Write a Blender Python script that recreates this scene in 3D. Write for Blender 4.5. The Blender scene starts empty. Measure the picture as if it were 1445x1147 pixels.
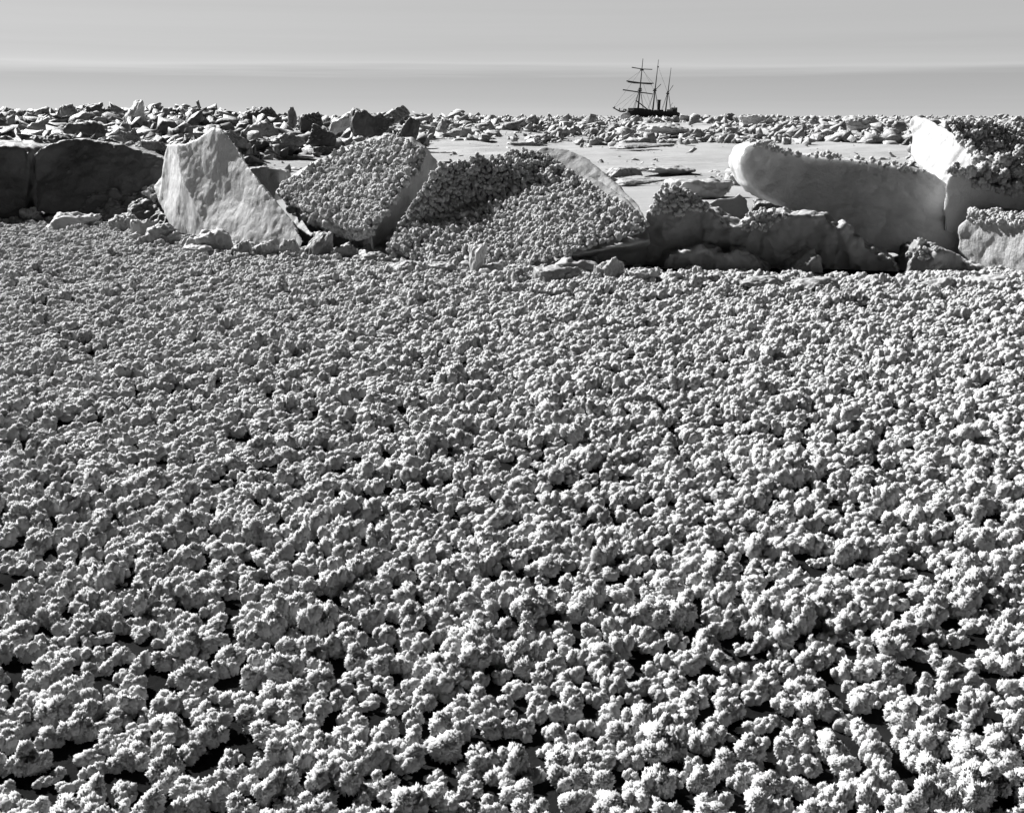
import bpy, bmesh, math, random
import numpy as np
from mathutils import Vector, Matrix, Euler, noise
from mathutils.bvhtree import BVHTree

random.seed(7)
rng = np.random.default_rng(7)
sc = bpy.context.scene
col = sc.collection
R = math.radians

# ------------------------------------------------------------------ camera
W, H = 1445.0, 1147.0
HFOV = R(50)
F = W / 2 / math.tan(HFOV / 2)
HORIZON = 164.0
TILT = math.atan((H / 2 - HORIZON) / F)
CAMH = 1.5
cam_d = bpy.data.cameras.new('camera')
cam_d.angle = HFOV
cam_d.clip_start = 0.05
cam_d.clip_end = 30000
cam = bpy.data.objects.new('camera', cam_d)
col.objects.link(cam)
cam.location = (0, 0, CAMH)
cam.rotation_euler = (math.pi / 2 - TILT, 0, 0)
sc.camera = cam
CT, ST = math.cos(TILT), math.sin(TILT)


def ray(px, py):
    x = (px - W / 2) / F
    v = (H / 2 - py) / F
    return Vector((x, CT + v * ST, -ST + v * CT))


def at(px, py, d):
    """World point on the line of sight of a photo pixel at forward distance d (metres)."""
    r = ray(px, py)
    r = r * (d / r.y)
    return Vector((r.x, d, CAMH + r.z))


def gd(py, px=722, z=0.0):
    """Forward distance at which a photo row meets the ground."""
    r = ray(px, py)
    return (z - CAMH) / r.z * r.y


def proj(p):
    x, y, z = p[0], p[1], p[2] - CAMH
    dep = y * CT - z * ST
    up = y * ST + z * CT
    return (W / 2 + F * x / dep, H / 2 - F * up / dep)


# ------------------------------------------------------------------ terrain height
def sstep(a, b, x):
    t = min(1, max(0, (x - a) / (b - a)))
    return t * t * (3 - 2 * t)


def hgt(x, y):
    """Height of the old ice field beyond the ridge."""
    if y < 9:
        return 0.0
    r = math.hypot(x, y)
    az = math.degrees(math.atan2(x, y))
    h = 0.0
    g = sstep(21, 30, r)
    # rubble heap on the left, fading out toward the middle
    lf = 1 - sstep(-16, -4, az)
    h += g * lf * 1.25 * math.exp(-((r - 60) / 26) ** 2)
    lf2 = 1 - sstep(-2, 3, az)
    h += g * lf2 * 0.75 * math.exp(-((r - 95) / 30) ** 2)
    # low swell under the far pack
    h += 0.55 * sstep(90, 260, r)
    # mound on the right
    rf = sstep(18.5, 21.5, az)
    h += sstep(13, 19, r) * rf * 1.05 * math.exp(-((r - 25) / 9) ** 2) * 1.0
    h += g * sstep(12, 20, az) * 0.5 * math.exp(-((r - 80) / 25) ** 2)
    n = noise.noise(Vector((x * 0.11, y * 0.22, 3.3)))
    n2 = noise.noise(Vector((x * 0.22, y * 0.5, 7.1))) + 0.4 * noise.noise(Vector((x * 0.8, y * 0.9, 17.1)))
    h += sstep(60, 85, r) * 1.1 * max(0.0, noise.noise(Vector((x * 0.07, y * 0.045, 31.0))) + 0.05)
    h += g * (0.12 * n + 0.20 * n2)
    return h - 0.05 * g


# ------------------------------------------------------------------ materials
def newmat(name):
    m = bpy.data.materials.new(name)
    m.use_nodes = True
    nt = m.node_tree
    b = nt.nodes['Principled BSDF']
    return m, nt, b


def N(nt, kind, **kw):
    n = nt.nodes.new(kind)
    for k, v in kw.items():
        if k in n.inputs:
            n.inputs[k].default_value = v
        else:
            setattr(n, k, v)
    return n


def g3(v, a=1.0):
    return (v, v, v, a)


AL = 0.70    # snow and ice set darker than real, so bounced light fills shade less


def ramp(nt, fac, stops):
    r = nt.nodes.new('ShaderNodeValToRGB')
    el = r.color_ramp.elements
    el[0].position, el[0].color = stops[0][0], g3(stops[0][1])
    el[1].position, el[1].color = stops[-1][0], g3(stops[-1][1])
    for p, c in stops[1:-1]:
        e = el.new(p)
        e.color = g3(c)
    nt.links.new(fac, r.inputs[0])
    return r


def snow_material(name, *a, sssr=0.03, **k):
    m = _snow(name, *a, **k)
    b = m.node_tree.nodes['Principled BSDF']
    b.inputs['Subsurface Radius'].default_value = (sssr,) * 3
    return m


def _snow(name, lo=0.7, hi=0.86, scale=3.0, bump=0.5, bscale=60, bdist=0.01, transl=0.0, sss=0.0, rough=0.9):
    m, nt, b = newmat(name)
    L = nt.links
    geo = N(nt, 'ShaderNodeNewGeometry')
    n1 = N(nt, 'ShaderNodeTexNoise', Scale=scale, Detail=6.0, Roughness=0.6)
    L.new(geo.outputs['Position'], n1.inputs['Vector'])
    r = ramp(nt, n1.outputs['Fac'], [(0.3, lo * AL), (0.7, hi * AL)])
    L.new(r.outputs[0], b.inputs['Base Color'])
    b.inputs['Roughness'].default_value = rough
    b.inputs['Specular IOR Level'].default_value = 0.2
    if sss:
        b.inputs['Subsurface Weight'].default_value = sss
        b.inputs['Subsurface Radius'].default_value = (0.03, 0.03, 0.03)
        b.inputs['Subsurface Scale'].default_value = 1.0
    if bump:
        n2 = N(nt, 'ShaderNodeTexNoise', Scale=bscale, Detail=8.0, Roughness=0.7)
        L.new(geo.outputs['Position'], n2.inputs['Vector'])
        bp = N(nt, 'ShaderNodeBump', Strength=bump, Distance=bdist)
        L.new(n2.outputs['Fac'], bp.inputs['Height'])
        L.new(bp.outputs[0], b.inputs['Normal'])
    if transl:
        t = N(nt, 'ShaderNodeBsdfTranslucent')
        L.new(r.outputs[0], t.inputs['Color'])
        mx = N(nt, 'ShaderNodeMixShader')
        mx.inputs[0].default_value = transl
        out = nt.nodes['Material Output']
        L.new(b.outputs[0], mx.inputs[1])
        L.new(t.outputs[0], mx.inputs[2])
        L.new(mx.outputs[0], out.inputs['Surface'])
    return m


def ice_material(name, ice_lo, ice_hi, snow=0.82, snow_z=(0.45, 0.75), sss=0.0, sssr=0.08, scale=1.6, aniso=(1, 1, 1),
                 rough=0.55, bump=0.6, bdist=0.03, bscale=9.0, rot=(0, 0, 0)):
    """Sea ice: mottled ice on steep faces, snow lying on faces that look up."""
    m, nt, b = newmat(name)
    L = nt.links
    geo = N(nt, 'ShaderNodeNewGeometry')
    mp = N(nt, 'ShaderNodeMapping')
    mp.inputs['Scale'].default_value = aniso
    mp.inputs['Rotation'].default_value = rot
    L.new(geo.outputs['Position'], mp.inputs['Vector'])
    n1 = N(nt, 'ShaderNodeTexNoise', Scale=scale, Detail=8.0, Roughness=0.62, Distortion=0.6)
    L.new(mp.outputs[0], n1.inputs['Vector'])
    r = ramp(nt, n1.outputs['Fac'], [(0.32, ice_lo * AL), (0.5, (ice_lo + ice_hi) / 2 * AL), (0.68, ice_hi * AL)])
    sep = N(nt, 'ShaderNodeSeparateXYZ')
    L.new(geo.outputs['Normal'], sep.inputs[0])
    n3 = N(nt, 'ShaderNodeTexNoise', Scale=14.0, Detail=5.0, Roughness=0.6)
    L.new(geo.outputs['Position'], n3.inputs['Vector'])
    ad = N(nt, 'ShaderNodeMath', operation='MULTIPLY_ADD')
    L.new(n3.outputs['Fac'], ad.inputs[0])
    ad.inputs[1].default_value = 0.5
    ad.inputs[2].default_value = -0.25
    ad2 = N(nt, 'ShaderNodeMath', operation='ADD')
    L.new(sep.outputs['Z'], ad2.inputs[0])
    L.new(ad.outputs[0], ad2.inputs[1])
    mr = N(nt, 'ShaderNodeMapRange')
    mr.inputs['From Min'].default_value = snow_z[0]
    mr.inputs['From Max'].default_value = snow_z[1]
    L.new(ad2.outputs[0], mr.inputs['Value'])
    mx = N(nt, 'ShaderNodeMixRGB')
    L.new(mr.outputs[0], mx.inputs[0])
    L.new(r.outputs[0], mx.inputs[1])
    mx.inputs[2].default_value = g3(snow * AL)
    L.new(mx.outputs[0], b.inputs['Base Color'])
    b.inputs['Roughness'].default_value = rough
    b.inputs['Specular IOR Level'].default_value = 0.3
    if sss:
        b.inputs['Subsurface Weight'].default_value = sss
        b.inputs['Subsurface Radius'].default_value = (sssr,) * 3
        b.inputs['Subsurface Scale'].default_value = 1.0
    n2 = N(nt, 'ShaderNodeTexNoise', Scale=bscale, Detail=9.0, Roughness=0.65)
    L.new(mp.outputs[0], n2.inputs['Vector'])
    n4 = N(nt, 'ShaderNodeTexNoise', Scale=bscale * 7, Detail=5.0, Roughness=0.7)
    L.new(geo.outputs['Position'], n4.inputs['Vector'])
    a3 = N(nt, 'ShaderNodeMath', operation='MULTIPLY_ADD')
    L.new(n4.outputs['Fac'], a3.inputs[0])
    a3.inputs[1].default_value = 0.3
    L.new(n2.outputs['Fac'], a3.inputs[2])
    bp = N(nt, 'ShaderNodeBump', Strength=bump, Distance=bdist)
    L.new(a3.outputs[0], bp.inputs['Height'])
    L.new(bp.outputs[0], b.inputs['Normal'])
    return m


M = {}
M['frost'] = snow_material('frost_crystals', 0.82, 0.94, scale=9, bump=0.0, rough=1.0, transl=0.12)
M['young_ice'] = snow_material('young_ice_surface', 0.012, 0.035, scale=6, bump=0.6, bscale=45, bdist=0.01, rough=0.9)
M['field'] = snow_material('wind_packed_snow', 0.48, 0.66, scale=0.35, bump=0.8, bscale=2.2, bdist=0.12)
_nt = M['field'].node_tree
for _n in _nt.nodes:
    if _n.type == 'TEX_NOISE' and abs(_n.inputs['Scale'].default_value - 2.2) < 1e-3:
        _mp = N(_nt, 'ShaderNodeMapping')
        _mp.inputs['Scale'].default_value = (0.35, 1.4, 1)
        _mp.inputs['Rotation'].default_value = (0, 0, R(12))
        _nt.links.new(_n.inputs['Vector'].links[0].from_socket, _mp.inputs['Vector'])
        _nt.links.new(_mp.outputs[0], _n.inputs['Vector'])
M['young_ice'].node_tree.nodes['Principled BSDF'].inputs['Specular IOR Level'].default_value = 0.0
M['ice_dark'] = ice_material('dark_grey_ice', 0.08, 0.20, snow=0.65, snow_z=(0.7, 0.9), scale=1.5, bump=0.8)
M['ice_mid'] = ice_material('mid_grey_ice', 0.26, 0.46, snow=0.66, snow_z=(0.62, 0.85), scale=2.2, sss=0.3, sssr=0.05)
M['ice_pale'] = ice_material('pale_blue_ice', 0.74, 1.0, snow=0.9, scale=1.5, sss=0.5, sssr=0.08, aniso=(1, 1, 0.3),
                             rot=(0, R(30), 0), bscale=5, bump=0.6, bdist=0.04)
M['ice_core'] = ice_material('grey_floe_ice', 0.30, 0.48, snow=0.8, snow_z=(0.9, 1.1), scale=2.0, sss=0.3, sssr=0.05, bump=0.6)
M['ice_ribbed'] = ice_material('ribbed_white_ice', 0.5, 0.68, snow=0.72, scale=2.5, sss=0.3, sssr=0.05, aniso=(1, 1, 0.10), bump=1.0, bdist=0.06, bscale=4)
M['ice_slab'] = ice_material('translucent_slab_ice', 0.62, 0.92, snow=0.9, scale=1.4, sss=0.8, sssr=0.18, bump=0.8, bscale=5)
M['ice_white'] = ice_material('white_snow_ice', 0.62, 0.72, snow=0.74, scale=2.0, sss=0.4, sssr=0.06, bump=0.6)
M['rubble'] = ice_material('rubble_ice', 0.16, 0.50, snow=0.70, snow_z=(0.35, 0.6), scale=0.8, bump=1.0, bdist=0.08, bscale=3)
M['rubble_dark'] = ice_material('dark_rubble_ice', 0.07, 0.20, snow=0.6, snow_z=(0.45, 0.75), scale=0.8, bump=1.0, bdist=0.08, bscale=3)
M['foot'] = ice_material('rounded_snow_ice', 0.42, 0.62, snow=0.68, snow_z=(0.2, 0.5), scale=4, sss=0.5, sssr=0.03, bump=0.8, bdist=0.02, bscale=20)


def plain(name, v, rough=0.8, var=0.5, scale=2.0):
    m, nt, b = newmat(name)
    n = N(nt, 'ShaderNodeTexNoise', Scale=scale, Detail=5.0)
    tc = N(nt, 'ShaderNodeTexCoord')
    nt.links.new(tc.outputs['Object'], n.inputs['Vector'])
    r = ramp(nt, n.outputs['Fac'], [(0.3, v * (1 - var)), (0.7, v * (1 + var))])
    nt.links.new(r.outputs[0], b.inputs['Base Color'])
    b.inputs['Roughness'].default_value = rough
    return m


M['hull'] = plain('black_painted_hull', 0.012)
M['spar'] = plain('dark_varnished_spar', 0.03)
M['sail'] = plain('furled_canvas', 0.05)
M['rope'] = plain('tarred_rope', 0.02)

# ------------------------------------------------------------------ object helpers
def tag(o, label=None, cat=None, group=None, kind=None):
    if label: o['label'] = label
    if cat: o['category'] = cat
    if group: o['group'] = group
    if kind: o['kind'] = kind
    return o


def link(name, me, mat=None, parent=None, loc=(0, 0, 0)):
    o = bpy.data.objects.new(name, me)
    col.objects.link(o)
    o.location = loc
    if mat is not None and me is not None:
        me.materials.clear()
        me.materials.append(mat)
    if parent is not None:
        o.parent = parent
    return o


def empty(name, loc):
    o = bpy.data.objects.new(name, None)
    o.empty_display_size = 0.2
    col.objects.link(o)
    o.location = loc
    return o


def mesh_from(name, verts, faces):
    me = bpy.data.meshes.new(name)
    me.from_pydata([tuple(v) for v in verts], [], faces)
    me.update()
    return me


TEX = {}


def tex(kind, scale, depth=2, **kw):
    k = (kind, scale, depth)
    if k not in TEX:
        t = bpy.data.textures.new('relief', 'CLOUDS' if kind == 'HARD' else kind)
        t.noise_scale = scale
        if kind in ('CLOUDS', 'HARD'):
            t.noise_depth = depth
        if kind == 'HARD':
            t.noise_type = 'HARD_NOISE'
        TEX[k] = t
    return TEX[k]


def bake(me, loc, voxel, disp, smooth=0, flat=False, voxel2=None):
    """Remesh a rough solid, weather it with displacement, return the finished mesh."""
    o = bpy.data.objects.new('tmp', me)
    col.objects.link(o)
    o.location = loc
    m = o.modifiers.new('r', 'REMESH')
    m.mode = 'VOXEL'
    m.voxel_size = voxel
    m.use_smooth_shade = True
    if smooth:
        s = o.modifiers.new('s', 'SMOOTH')
        s.iterations = smooth
        s.factor = 0.6
    for (kind, scale, strength, depth) in disp:
        d = o.modifiers.new('d', 'DISPLACE')
        d.texture = tex(kind, scale, depth)
        d.texture_coords = 'GLOBAL'
        d.strength = strength
        d.mid_level = 0.5 if kind == 'CLOUDS' else 0.4
    bpy.context.view_layer.update()
    dg = bpy.context.evaluated_depsgraph_get()
    out = bpy.data.meshes.new_from_object(o.evaluated_get(dg))
    bpy.data.objects.remove(o)
    n = len(out.polygons)
    out.polygons.foreach_set('use_smooth', [not flat] * n)
    out.update()
    return out


def prism(front, back, origin):
    """Closed solid between two outlines with the same number of points."""
    n = len(front)
    bm = bmesh.new()
    a = [bm.verts.new(p - origin) for p in front]
    b = [bm.verts.new(p - origin) for p in back]
    bm.faces.new(a)
    bm.faces.new(b[::-1])
    for i in range(n):
        j = (i + 1) % n
        bm.faces.new((a[j], a[i], b[i], b[j]))
    bmesh.ops.recalc_face_normals(bm, faces=bm.faces)
    bmesh.ops.triangulate(bm, faces=bm.faces)
    me = bpy.data.meshes.new('solid')
    bm.to_mesh(me)
    bm.free()
    return me


def merge_meshes(meshes):
    bm = bmesh.new()
    for me in meshes:
        bm.from_mesh(me)
    out = bpy.data.meshes.new('solid')
    bm.to_mesh(out)
    bm.free()
    return out


WEATHER = [('CLOUDS', 0.55, 0.10, 2), ('HARD', 0.25, 0.06, 4)]


def solid_block(pieces, origin_px, voxel=0.02, disp=None, smooth=2):
    """pieces: list of (front [(px,py,d)...], thickness vector, back shrink). One finished mesh."""
    o = at(*origin_px)
    ms = []
    for front, th, shr in pieces:
        f = [at(*p) for p in front]
        c = sum(f, Vector()) / len(f)
        b = [c + (p - c) * shr + Vector(th) for p in f]
        for p in f + b:          # whatever nearly reaches the ice stands on it
            if p.z < 0.12:
                p.z = -0.04
        ms.append(prism(f, b, o))
    return bake(merge_meshes(ms), o, voxel, disp if disp is not None else WEATHER, smooth), o


# ------------------------------------------------------------------ frost flower clumps (library, instanced)
def clump_mesh(seed, lumps=7, spikes=560, coarse=1.0):
    """A tuft of frost: small rounded cores bristling with fine crystal tips."""
    rr = random.Random(seed)
    V, Fc, Nn = [], [], []
    base = bmesh.new()
    bmesh.ops.create_icosphere(base, subdivisions=3, radius=1)
    bv = [v.co.copy() for v in base.verts]
    bf = [[v.index for v in f.verts] for f in base.faces]
    base.free()
    cs = [(Vector((0, 0, 0.38)), 0.40)]
    for i in range(lumps):
        a = i * 2.399 + rr.uniform(-.5, .5)
        e = rr.uniform(0.05, 1.25)
        u = Vector((math.cos(a) * math.cos(e), math.sin(a) * math.cos(e), math.sin(e)))
        r = rr.uniform(0.18, 0.36)
        cs.append((Vector((0, 0, 0.34)) + Vector((u.x, u.y * 0.85, u.z * 0.85)) * rr.uniform(0.35, 0.92), r))
    cen = Vector((0, 0, 0.25))
    for (c, r) in cs:
        off = Vector((rr.uniform(0, 50), rr.uniform(0, 50), rr.uniform(0, 50)))
        o = len(V)
        for p in bv:
            n = noise.noise(p * 1.7 + off) * 0.30 + noise.noise(p * 4.0 + off) * 0.25
            V.append(c + p * (0.54 + n) * r)
            Nn.append((p + (c - cen) * 0.7).normalized())
        Fc += [[i + o for i in f] for f in bf]
        for s in range(int(spikes / coarse ** 1.5 * (r / 0.35) ** 1.4)):
            u = Vector((rr.gauss(0, 1), rr.gauss(0, 1), rr.gauss(0.35, 1))).normalized()
            n = noise.noise(u * 1.7 + off) * 0.30 + noise.noise(u * 4.0 + off) * 0.25
            k = max(0.0, noise.noise(u * 3.5 + off * 2) + 0.4)
            ln = r * (0.48 + 0.30 * k) * rr.uniform(0.75, 1.25) * (0.7 + 0.3 * coarse)
            ln = max(ln, 0.17 * rr.uniform(0.7, 1.3))
            b0 = c + u * r * (0.52 + n)
            u2 = (u + Vector((rr.gauss(0, .22), rr.gauss(0, .22), rr.gauss(0.08, .22)))).normalized()
            t = u2.orthogonal().normalized()
            t.rotate(Matrix.Rotation(rr.uniform(0, 6.28), 3, u2))
            t2 = u2.cross(t)
            w = 0.042 * coarse * rr.uniform(0.5, 1.6)
            q = len(V)
            dirs = [t * math.cos(m * 2.0944) + t2 * math.sin(m * 2.0944) for m in range(3)]
            bn = u * 0.9 + (c - cen) * 0.5
            for dirv in dirs:
                V.append(b0 + dirv * w * 0.6)
                Nn.append((bn + dirv * 0.9).normalized())
            for dirv in dirs:
                V.append(b0 + u2 * ln * 0.7 + dirv * w * 1.1)
                Nn.append((bn + dirv * 0.9).normalized())
            V.append(b0 + u2 * ln * 1.15)
            Nn.append((bn + u2).normalized())
            for m in range(3):
                m2 = (m + 1) % 3
                Fc.append([q + m, q + m2, q + 3 + m2, q + 3 + m])
                Fc.append([q + 3 + m, q + 3 + m2, q + 6])
    me = mesh_from('frost_clump', V, Fc)
    me.polygons.foreach_set('use_smooth', [True] * len(me.polygons))
    me.normals_split_custom_set_from_vertices([tuple(n) for n in Nn])
    me.materials.append(M['frost'])
    return me


lib = bpy.data.collections.new('frost_library')
NV = 24
for i in range(NV):
    o = bpy.data.objects.new('frost_clump', clump_mesh(100 + i, lumps=5 + i % 6, coarse=1.35 if i < NV // 2 else 2.0))
    lib.objects.link(o)
# smaller rounder lumps for the ridge blocks
lib2 = bpy.data.collections.new('frost_lump_library')
NV2 = 12
for i in range(NV2):
    o = bpy.data.objects.new('frost_lump', clump_mesh(300 + i, lumps=4 + i % 5, spikes=300, coarse=2.2))
    lib2.objects.link(o)


def instancer(collection, mat):
    ng = bpy.data.node_groups.new('scatter', 'GeometryNodeTree')
    ng.interface.new_socket('Geometry', in_out='INPUT', socket_type='NodeSocketGeometry')
    ng.interface.new_socket('Geometry', in_out='OUTPUT', socket_type='NodeSocketGeometry')
    i = ng.nodes.new('NodeGroupInput')
    o = ng.nodes.new('NodeGroupOutput')
    m2p = ng.nodes.new('GeometryNodeMeshToPoints')
    ci = ng.nodes.new('GeometryNodeCollectionInfo')
    ci.inputs['Collection'].default_value = collection
    ci.inputs['Separate Children'].default_value = True
    ci.inputs['Reset Children'].default_value = True
    ip = ng.nodes.new('GeometryNodeInstanceOnPoints')
    ip.inputs['Pick Instance'].default_value = True
    at_i = ng.nodes.new('GeometryNodeInputNamedAttribute'); at_i.data_type = 'INT'; at_i.inputs['Name'].default_value = 'vi'
    at_r = ng.nodes.new('GeometryNodeInputNamedAttribute'); at_r.data_type = 'FLOAT_VECTOR'; at_r.inputs['Name'].default_value = 'rt'
    at_s = ng.nodes.new('GeometryNodeInputNamedAttribute'); at_s.data_type = 'FLOAT_VECTOR'; at_s.inputs['Name'].default_value = 'sv'
    L = ng.links
    L.new(i.outputs[0], m2p.inputs['Mesh'])
    L.new(m2p.outputs[0], ip.inputs['Points'])
    L.new(ci.outputs[0], ip.inputs['Instance'])
    L.new(at_i.outputs['Attribute'], ip.inputs['Instance Index'])
    L.new(at_r.outputs['Attribute'], ip.inputs['Rotation'])
    L.new(at_s.outputs['Attribute'], ip.inputs['Scale'])
    L.new(ip.outputs[0], o.inputs[0])
    return ng


NG1 = instancer(lib, M['frost'])
NG2 = instancer(lib2, M['frost'])


def scatter(name, pts, ng, parent=None, loc=(0, 0, 0)):
    """pts: list of (position, rotation euler, scale vector, variant)."""
    me = bpy.data.meshes.new(name)
    me.from_pydata([tuple(p[0]) for p in pts], [], [])
    a = me.attributes.new('rt', 'FLOAT_VECTOR', 'POINT')
    a.data.foreach_set('vector', np.array([tuple(p[1]) for p in pts], dtype=np.float32).ravel())
    a = me.attributes.new('sv', 'FLOAT_VECTOR', 'POINT')
    a.data.foreach_set('vector', np.array([tuple(p[2]) for p in pts], dtype=np.float32).ravel())
    a = me.attributes.new('vi', 'INT', 'POINT')
    a.data.foreach_set('value', np.array([p[3] for p in pts], dtype=np.int32))
    o = link(name, me, M['frost'], parent, loc)
    md = o.modifiers.new('scatter', 'NODES')
    md.node_group = ng
    return o


# ------------------------------------------------------------------ ground sheets
def polar_ground():
    na, V, Fc = 420, [], []
    rs = [0.0, 3, 6, 9]
    r = 9
    while r < 140:
        r *= 1.015
        rs.append(r)
    while r < 9000:
        r *= 1.22
        rs.append(r)
    for r in rs:
        for k in range(na):
            # dense in front of the camera, coarse behind
            t = k / na
            a = (t - 0.5) * 2
            ang = math.copysign(abs(a) ** 1.7, a) * math.pi
            x, y = r * math.sin(ang), r * math.cos(ang)
            V.append((x, y, hgt(x, y)))
    for i in range(len(rs) - 1):
        for k in range(na):
            k2 = (k + 1) % na
            Fc.append((i * na + k, i * na + k2, (i + 1) * na + k2, (i + 1) * na + k))
    me = mesh_from('snow_ground', V, Fc)
    me.polygons.foreach_set('use_smooth', [True] * len(me.polygons))
    me.flip_normals()
    return me


g = link('snow_ground', polar_ground(), M['field'])
if g.data.polygons[4 * 420].normal.z < 0:
    g.data.flip_normals()
tag(g, kind='structure')

# foot of the pressure ridge: (px, ground row) pairs, the back edge of the young ice
FOOT = [(-260, 285), (-60, 292), (40, 299), (100, 306), (150, 316), (220, 335), (300, 350), (420, 358), (520, 366), (640, 378),
        (760, 384), (900, 390), (1000, 394), (1150, 400), (1280, 400), (1330, 392), (1445, 386), (1600, 384), (1800, 384)]
footw = []
for px, py in FOOT:
    footw.append(at(px, py, gd(py, px)))


def foot_y(x):
    if x <= footw[0].x: return footw[0].y
    for a, b in zip(footw, footw[1:]):
        if x <= b.x:
            t = (x - a.x) / (b.x - a.x)
            return a.y + (b.y - a.y) * t
    return footw[-1].y


V, Fc = [], []
xs = np.linspace(-16, 16, 90)
for i, x in enumerate(xs):
    yb = foot_y(x) + 1.0 + 0.25 * math.sin(x * 2.3)
    for j in range(60):
        t = j / 59
        y = -6 + (yb + 6) * t
        z = 0.006 + 0.012 * (noise.noise(Vector((x * .8, y * .8, 0))) + 1)
        V.append((x, y, z))
for i in range(89):
    for j in range(59):
        a = i * 60 + j
        Fc.append((a, a + 60, a + 61, a + 1))
yi = link('young_ice_sheet', mesh_from('young_ice_sheet', V, Fc), M['young_ice'])
yi.data.polygons.foreach_set('use_smooth', [True] * len(yi.data.polygons))
tag(yi, kind='structure')

# ------------------------------------------------------------------ frost flower field
pts = []
cell = 0.0
placed = {}
CS = 0.05


def fits(x, y, r):
    cx, cy = int(x // CS), int(y // CS)
    k = int(r // CS) + 2
    for i in range(cx - k, cx + k + 1):
        for j in range(cy - k, cy + k + 1):
            for (a, b, q) in placed.get((i, j), ()):
                if (a - x) ** 2 + (b - y) ** 2 < ((r + q) * 0.5) ** 2:
                    return False
    placed.setdefault((cx, cy), []).append((x, y, r))
    return True


rr = random.Random(11)
CA, SA = math.cos(R(38)), math.sin(R(38))
def variant(y):
    return rr.randrange(NV // 2) + (NV // 2 if rr.random() < (y - 3.0) / 4.0 else 0)


for n_try in range(380000):
    # more darts near the camera so that the whole carpet closes
    u = rr.random()
    y = 0.8 + 17.2 * (u if n_try % 2 else u * u)
    hw = 0.56 * y + 0.9
    x = rr.uniform(-hw, hw)
    if y > foot_y(x) - 0.12:
        continue
    ua, ub = (x * CA + y * SA), (-x * SA + y * CA)
    n1 = noise.noise(Vector((ua * 0.9, ub * 1.6, 1.0)))
    n2 = noise.noise(Vector((ua * 2.6 + 3, ub * 5.2, 5.0)))
    n3 = noise.noise(Vector((ua * 7.0, ub * 11.0, 15.0)))
    h = 0.35 * n1 + 0.8 * n2 + 0.45 * n3
    if h < -0.15:
        if rr.random() < 0.85: continue
    s = min(0.058, (0.043 + 0.016 * h) * (0.72 + 0.56 * rr.random()))
    s = max(s, 0.016)
    if not fits(x, y, s * (1.40 - 0.5 * n3 + 0.2 * rr.random())):
        continue
    pts.append(((x, y, 0.006 + max(0.0, 0.03 * (h + 0.2))), (rr.gauss(0, .15), rr.gauss(0, .15), rr.uniform(0, 6.283)),
                (s * rr.uniform(.85, 1.25), s * rr.uniform(.85, 1.25), s * rr.uniform(0.95, 1.35) * (1 + 0.35 * max(0.0, h))), variant(y)))
    if rr.random() < 0.35:       # a smaller tuft grown against it
        a_ = rr.uniform(0, 6.283)
        s2 = s * rr.uniform(0.5, 0.85)
        pts.append(((x + math.cos(a_) * s * 0.95, y + math.sin(a_) * s * 0.95, 0.006), (0, 0, rr.uniform(0, 6.283)), (s2, s2, s2 * rr.uniform(.9, 1.4)), variant(y)))
# crystals between the clumps
for k in range(9000):
    y = 0.7 + 17.0 * math.sqrt(rr.random())
    hw = 0.62 * y + 1.6
    x = rr.uniform(-hw, hw)
    if y > foot_y(x) + 0.15:
        continue
    s = rr.uniform(0.006, 0.013)
    pts.append(((x, y, 0.012), (0, 0, rr.uniform(0, 6.283)), (s, s, s), rr.randrange(NV)))
print('frost clumps', len(pts))
ff = scatter('frost_flowers', pts, NG1)
tag(ff, 'dense carpet of white frost flower crystals covering the flat ice in front of the ridge', 'frost flowers', kind='stuff')

# ------------------------------------------------------------------ ridge blocks
def flowered(meshes_root, me, origin, region, n, smin, smax, dens_seed=0, minup=-0.2):
    """Lumps of frost on the part of a block that lies inside a photo region (turned into points on its surface)."""
    rr = random.Random(dens_seed + 5)
    me.calc_loop_triangles()
    bvh = BVHTree.FromPolygons([v.co + origin for v in me.vertices], [tuple(p.vertices) for p in me.polygons])
    xs = [p[0] for p in region]; ys = [p[1] for p in region]
    out = []
    pos = []
    eye = Vector((0, 0, CAMH))
    tries = 0
    while len(out) < n and tries < n * 12:
        tries += 1
        px, py = rr.uniform(min(xs), max(xs)), rr.uniform(min(ys), max(ys))
        ins = False
        j = len(region) - 1
        for i in range(len(region)):
            xi, yi_ = region[i]; xj, yj = region[j]
            if (yi_ > py) != (yj > py) and px < (xj - xi) * (py - yi_) / (yj - yi_) + xi:
                ins = not ins
            j = i
        if not ins:
            continue
        hit, nor, idx, dist = bvh.ray_cast(eye, ray(px, py).normalized())
        if hit is None:
            continue
        s = smin + (smax - smin) * rr.random() ** 1.5
        if any((hit - q).length < (s + t) * 0.57 for q, t in pos):
            continue
        pos.append((hit, s))
        up = (nor + Vector((-.1, 0, 0.35))).normalized()
        e = up.to_track_quat('Z', 'Y').to_euler()
        out.append((hit - origin - nor * s * 0.15, e, (s, s, s * rr.uniform(.9, 1.3)), rr.randrange(NV2)))
    return scatter('frost_flowers', out, NG2, meshes_root)


def block(name, label, cat, pieces, origin_px, mat, voxel=0.022, disp=None, smooth=2, frost=None, body='ice_body'):
    me, o = solid_block(pieces, origin_px, voxel, disp, smooth)
    if frost is None:
        ob = link(name, me, M[mat], None, o)
        tag(ob, label, cat)
        return ob
    root = empty(name, o)
    tag(root, label, cat)
    link(body, me, M[mat], root)
    for i, (reg, n, a, b) in enumerate(frost):
        f = flowered(root, me, o, reg, n, a, b, i)
        f['kind'] = 'stuff'
    return root


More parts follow.
